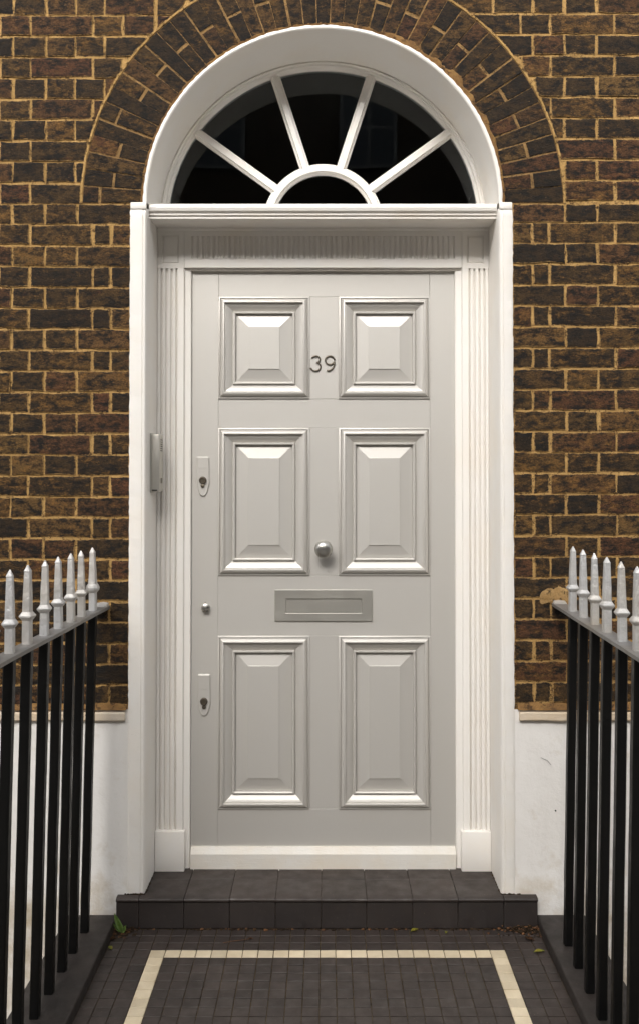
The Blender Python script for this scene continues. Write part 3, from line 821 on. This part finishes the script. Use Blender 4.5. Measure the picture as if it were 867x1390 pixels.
for i, (r_, a, b, y0, y1, white) in enumerate(tl):
    gg = .0013
    if i < 298:
        key = (round(b - a, 4), white)
        zt = rnd.uniform(-.0005, .0006)
        loc = Vector(((a + b) / 2, (y0 + y1) / 2, -.004 + zt))
        if key not in protos:
            o = mobj('tile', newbox(a + gg, b - gg, y0 + gg, y1 - gg, -.008, .0, bev=.0009), M_ctile if white else M_tile, path)
            protos[key] = o
        else: dup(protos[key], path, loc).rotation_euler = (rnd.uniform(-.008, .008), rnd.uniform(-.008, .008), rnd.uniform(-.01, .01))
    else: box(st_w if white else st_d, a + gg, b - gg, y0 + gg, y1 - gg, -.008, rnd.uniform(-.0005, .0005))
mobj('tile', st_d, M_tile, path, kind='stuff'); mobj('tile', st_w, M_ctile, path, kind='stuff')
def kerb(x0, x1):
    bm = newbox(x0, x1, YP, -.008, -.17, .036, bev=.006, seg=2)
    return struct('railing_kerb', bm, M_kerb, smooth=50)
kerb(-kout, XL); kerb(XR, kout)
# street side ground, pavement, road, sunken areas
bm = bmesh.new()
for x0, x1 in ((-400, 400),):
    add_mesh(bm, [(x0, -400, -.16), (x1, -400, -.16), (x1, YP - 2.8, -.16), (x0, YP - 2.8, -.16)], [(0, 1, 2, 3)])
struct('road', bm, M_asphalt)
struct('pavement', newbox(-40, 40, YP - 2.8, YP, -.35, -.03, bev=.01), M_paving)
struct('far_pavement', newbox(-40, 40, -13.2, -10.6, -.2, -.03, bev=.01), M_paving)
for s in (-1, 1):
    x0, x1 = sorted((s * kout, s * XE))
    bm = bmesh.new()
    add_mesh(bm, [(x0, YP, -2.2), (x1, YP, -2.2), (x1, -.0, -2.2), (x0, 0, -2.2)], [(0, 1, 2, 3)])
    add_mesh(bm, [(x0, YP + .001, -2.2), (x0, YP + .001, -.05), (x1, YP + .001, -.05), (x1, YP + .001, -2.2)], [(0, 1, 2, 3)])
    add_mesh(bm, [(s * kout, YP, -2.2), (s * kout, YP, -.165), (s * kout, 0, -.165), (s * kout, 0, -2.2)], [(0, 1, 2, 3)])
    add_mesh(bm, [(s * XE, YP, -2.2), (s * XE, YP, -.05), (s * XE, 0, -.05), (s * XE, 0, -2.2)], [(0, 1, 2, 3)])
    struct('basement_area', bm, M_plinth)
# hallway behind the door
bm = bmesh.new(); box(bm, -1.0, .98, WT + .001, 4.0, -.02, 3.5)
bm.faces.ensure_lookup_table()
f = min(bm.faces, key=lambda f: f.calc_center_median().y); bmesh.ops.delete(bm, geom=[f], context='FACES_ONLY')
bmesh.ops.reverse_faces(bm, faces=bm.faces)
struct('hallway', bm, M_hall)

# ---------------------------------------------------------------- railings
RZ = H + .0                      # eye height reference
LEAN = R(1.15)
def railing(side, label, pxs, inner0, inner1, ztop, group='iron railings flanking the path'):
    """inner0/inner1: x of the rail's inner edge at the wall and 1 m out"""
    t = thing('iron_railing', label, 'railing', (side * .82, -.5, .03), group)
    def xin(Y): return side * (inner0 + (inner1 - inner0) * -Y)
    yend = -1.55; hw = .024
    bm = bmesh.new(); st = []
    for k in range(21):
        Y = .012 + (yend - .012) * k / 20; x = xin(Y); jz = rnd.uniform(-.0007, .0007)
        st.append([(x, Y, ztop - .013 + jz), (x - side * .001, Y, ztop - .002 + jz), (x + side * .003, Y, ztop + jz), (x + side * (2 * hw - .003), Y, ztop + jz), (x + side * 2 * hw, Y, ztop - .003 + jz), (x + side * 2 * hw, Y, ztop - .013 + jz)])
    sweep(bm, None, st); top = mobj('top_rail', bm, M_railtop, t, smooth=30)
    # thick white paint where the rail meets the wall
    bm = bmesh.new(); st = []
    for k in range(8):
        Y = .008 - .045 * k / 7; x = xin(Y)
        h_ = .006 * (1 - k / 7) + rnd.uniform(0, .002)
        st.append([(x + side * .002, Y, ztop - .001), (x + side * .004, Y, ztop + .002 + h_), (x + side * .022, Y, ztop + .003 + h_ * 1.3), (x + side * .044, Y, ztop + .002 + h_), (x + side * .046, Y, ztop - .001)])
    sweep(bm, None, st); mobj('paint_build_up', bm, M_silver, top, smooth=50)
    # bar positions along the rail, from where each bar shows in the photograph
    ys = []
    for p in pxs:
        Y = -.3
        for _ in range(12):
            xc = xin(Y) + side * hw; Y = xc * F / (p - PX) - D
        ys.append(Y)
    sp = (ys[-1] - ys[0]) / (len(ys) - 1)
    while ys[-1] + sp > yend + .04: ys.append(ys[-1] + sp)
    # prototypes
    b = .0135
    bar = None; fin = None
    def bar_mesh(x, Y):
        zb = .028; zt_ = ztop - .012; n = 9; rowsb = []
        for k in range(n + 1):
            z = zb + (zt_ - zb) * k / n; dxl = -(zt_ - z) * math.tan(LEAN); q = rnd.uniform(-.0006, .0006)
            c_ = .003
            rowsb.append([(x + dxl + q + u, Y + v, z) for u, v in ((-b + c_, -b), (b - c_, -b), (b, -b + c_), (b, b - c_), (b - c_, b), (-b + c_, b), (-b, b - c_), (-b, -b + c_))])
        bm = bmesh.new(); sweep(bm, None, rowsb); return bm
    def fin_mesh(x, Y, ball):
        z = ztop - .001
        w0 = .0116
        lv = [(0, w0), (.066, w0 * .97), (.0675, w0 * 1.08), (.076, w0 * 1.58), (.0795, w0 * 1.60), (.0815, w0 * 1.45), (.090, w0 * .97), (.13, w0 * .90), (.198, w0 * .70), (.201, w0 * .74), (.2175, w0 * .12)]
        if ball: lv = [(0, w0), (.062, w0 * .97), (.066, w0 * 1.3), (.072, w0 * 1.7), (.080, w0 * 1.8), (.088, w0 * 1.6), (.094, w0 * 1.1), (.13, w0 * .92), (.198, w0 * .72), (.201, w0 * .76), (.2175, w0 * .12)]
        rr = []
        for hgt, w_ in lv:
            c_ = w_ * (.22 if not (ball and .065 < hgt < .09) else .5); j1, j2 = rnd.uniform(-.0004, .0004), rnd.uniform(-.0004, .0004)
            rr.append([(x + u + j1, Y + v + j2, z + hgt) for u, v in ((-w_ + c_, -w_), (w_ - c_, -w_), (w_, -w_ + c_), (w_, w_ - c_), (w_ - c_, w_), (-w_ + c_, w_), (-w_, w_ - c_), (-w_, -w_ + c_))])
        bm = bmesh.new(); sweep(bm, None, rr); return bm
    for i, Y in enumerate(ys):
        x = xin(Y) + side * hw
        if i < 7:
            ob = mobj('bar', bar_mesh(x, Y), M_black, t)
            of = mobj('finial', fin_mesh(x, Y, side < 0 and i == 0), M_silver, t)
            of.rotation_euler = (rnd.uniform(-.012, .012), rnd.uniform(-.012, .012), rnd.uniform(-.12, .12))
            if i == 3: bar, fin, bx, by = ob, of, x, Y
            if side < 0 and i == 0: of['label'] = 'finial with a rounded ball collar'
        else:
            dup(bar, t, WO[bar] + Vector((x - bx, Y - by, 0))); dup(fin, t, WO[fin] + Vector((x - bx, Y - by, 0)))
    return t
railing(-1, 'black iron railing with silver spear finials to the left of the doorstep', [127, 111.5, 97.5, 80.5, 62, 39, 15], .777, .803, H - (821 - 650) * D / F)
railing(1, 'black iron railing with silver spear finials to the right of the doorstep', [776, 790, 805.5, 822, 842, 863.5], .807, .775, H - (817 - 650) * D / F)

# ---------------------------------------------------------------- leaves, weed, dirt at the step
def leaf(bm, c, L_, W_, rot, lift=.004, curl=.01, nx=6):
    prof = [0.05, .55, .9, 1, .8, .45, .03]; rows = []
    for k in range(nx + 1):
        t = k / nx; wv = W_ / 2 * prof[k] * rnd.uniform(.85, 1.1)
        row = []
        for s in (-1, 0, 1):
            u, v = L_ * (t - .5), wv * s
            zz = lift + curl * math.sin(t * math.pi) * .6 + abs(s) * W_ * .12 + rnd.uniform(0, .001)
            row.append(bm.verts.new((c[0] + u * math.cos(rot) - v * math.sin(rot), c[1] + u * math.sin(rot) + v * math.cos(rot), c[2] + zz)))
        rows.append(row)
    fs = []
    for a, b in zip(rows, rows[1:]):
        for i in range(2): fs.append(bm.faces.new((a[i], a[i + 1], b[i + 1], b[i])))
    ret = bmesh.ops.solidify(bm, geom=fs, thickness=.0004)
def ground_pt(px, py, z=0.):
    v = (PY - py) / F; u = (px - PX) / F
    dz = math.sin(PITCH) + math.cos(PITCH) * v; dy = math.cos(PITCH) - math.sin(PITCH) * v
    t = (z - H) / dz; return (u * t, -D + dy * t, z)
weed = thing('weed', 'small green weed with a toothed leaf sprouting at the left end of the doorstep', 'weed', ground_pt(168, 1268))
gx, gy, _ = ground_pt(168, 1268)
for k, (a, L_, W_, mt) in enumerate(((2.0, .075, .024, M_leafg), (2.35, .05, .016, M_leafg), (1.2, .03, .014, M_leafg))):
    bm = bmesh.new(); leaf(bm, (0, 0, 0), L_, W_, 0, 0, .006)
    for v in bm.verts: v.co.x += L_ / 2
    bmesh.ops.rotate(bm, verts=bm.verts, cent=(0, 0, 0), matrix=__import__('mathutils').Matrix.Rotation(R(90), 3, 'X') if k == 0 else __import__('mathutils').Matrix.Rotation(R(60), 3, 'X'))
    bmesh.ops.rotate(bm, verts=bm.verts, cent=(0, 0, 0), matrix=__import__('mathutils').Matrix.Rotation(-a, 3, 'Y'))
    bmesh.ops.translate(bm, verts=bm.verts, vec=(gx, gy, .004)); mobj('leaf', bm, mt, weed, smooth=True)
for px, py, L_, W_, rot, mt, lab in ((562, 1264, .034, .016, .5, M_leafy, 'yellow leaf lying at the foot of the doorstep right of the door middle'), (605, 1267, .014, .012, 1.2, M_leafy, 'tiny yellow leaf fragment near the foot of the step, right of the larger yellow leaf'),
        (731, 1293, .040, .02, .2, M_leafy, 'yellow green leaf beside the right kerb'), (340, 1275.5, .018, .010, .1, M_leafb, 'small orange brown leaf on the path below the step, by a thin twig'),
        (153, 1276, .030, .018, .9, M_leafb, 'crumpled brown leaf against the left kerb'), (150, 1288, .026, .016, 2.2, M_leafy, 'small yellowing leaf against the left kerb, below the crumpled brown one'), (718, 1276, .034, .018, 2.6, M_leafb, 'crumpled reddish leaf in the dirt at the right end of the step')):
    bm = bmesh.new(); p = ground_pt(px, py); leaf(bm, p, L_, W_, rot, .001, .007); mobj('fallen_leaf', bm, mt, None, smooth=True, label=lab, cat='leaf')
bm = bmesh.new(); pts = [ground_pt(303, 1281), ground_pt(318, 1278.5), ground_pt(335, 1276.2), ground_pt(343, 1274.8)]
tube(bm, [(x, y, z + .003) for x, y, z in pts], .0011, 6); mobj('twig', bm, M_leafb, None, label='thin brown twig lying on the dark path tiles', cat='twig')
def debris(name, lab, xc, yc, wx, wy, n, hmax):
    bm = bmesh.new()
    for _ in range(n):
        x = rnd.gauss(xc, wx); y = min(SF - .004, SF - abs(rnd.gauss(0, wy)) - .002); r_ = rnd.uniform(.0015, .0065)
        x = min(max(x, XL + .002), XR - .002)
        z = rnd.uniform(0, hmax) * max(0, 1 - (SF - y) / .05)
        m_ = __import__('mathutils').Matrix.Translation((x, y, z)) @ __import__('mathutils').Matrix.Diagonal((r_ * rnd.uniform(.6, 1.8), r_, r_ * rnd.uniform(.3, .8), 1))
        nf0 = len(bm.faces)
        bmesh.ops.create_icosphere(bm, subdivisions=1, radius=1, matrix=m_)
        bm.faces.ensure_lookup_table()
        mi = rnd.choice((0, 0, 0, 1))
        for f in bm.faces[nf0:]: f.material_index = mi
    mobj(name, bm, [M_soil, M_leafb], None, kind='stuff', label=lab, cat='dirt')
debris('dirt', 'dark soil and leaf crumbs at the left end of the step', XL + .01, SF, .03, .03, 160, .014)
debris('dirt', 'dark soil and reddish moss crumbs at the right end of the step', XR - .03, SF, .05, .02, 200, .016)
debris('dirt', 'thin line of grit along the foot of the doorstep', (XL + XR) / 2, SF, .45, .004, 200, .003)

bm = bmesh.new()
for s in (-1, 1):
    for _ in range(70):
        t = rnd.random()
        if rnd.random() < .5: x, y = CX + s * (R0 + .068 * t), -.0145
        else: x, y = CX + s * (R0 - .0015), FR * t
        r_ = rnd.uniform(.001, .0034)
        M4 = __import__('mathutils').Matrix
        bmesh.ops.create_icosphere(bm, subdivisions=1, radius=1, matrix=M4.Translation((x, y, STEP + r_ * .3)) @ M4.Diagonal((r_ * rnd.uniform(.8, 2), r_, r_ * rnd.uniform(.5, 1.4), 1)))
mobj('dirt', bm, M_soil, None, kind='stuff', label='black crumbs of dirt along the foot of the white door surround', cat='dirt')

# ---------------------------------------------------------------- house across the street (mirrored in the fanlight)
def facing():
    M_b, _ = base_mat('far_brick', (.07, .05, .03), .9); M_f = M_white
    N, L = nodes(M_b); p = N['Principled BSDF']
    L.new(mix(N, L, ramp(N, L, noise(N, L, pos(N, L), 1.2, 6, .7), [(.3, g3(0)), (.7, g3(1))]), (.045, .032, .02), (.09, .06, .035)), p.inputs['Base Color'])
    M_w, _ = base_mat('far_glass', (.02, .03, .04), .1)
    t = thing('terraced_house', 'dark brick terrace across the street, seen only as a reflection in the fanlight', 'house', (0, -13.4, 0))
    bm = bmesh.new(); box(bm, -22, 22, -17, -13.2, -.2, 10.5); mobj('wall', bm, M_b, t)
    M_f, _ = base_mat('far_frame', (.22, .22, .21), .6)
    mobj('parapet', newbox(-22, 22, -13.2, -13.05, 10.2, 10.5), M_f, t)
    first = None
    for i in range(-6, 7):
        for z0, hh in ((.9, 2.0), (4.2, 2.2), (7.5, 1.6)):
            x = i * 2.9 + .8
            bm = bmesh.new(); box(bm, x - .55, x + .55, -13.21, -13.12, z0, z0 + hh, .01)
            fm = mobj('window', bm, M_f, t)
            bm = bmesh.new(); box(bm, x - .47, x - .03, -13.13, -13.115, z0 + .08, z0 + hh / 2 - .03); box(bm, x + .03, x + .47, -13.13, -13.115, z0 + .08, z0 + hh / 2 - .03)
            box(bm, x - .47, x - .03, -13.13, -13.115, z0 + hh / 2 + .03, z0 + hh - .08); box(bm, x + .03, x + .47, -13.13, -13.115, z0 + hh / 2 + .03, z0 + hh - .08)
            mobj('pane', bm, M_w, fm)
facing()
print('objects', len(bpy.data.objects))
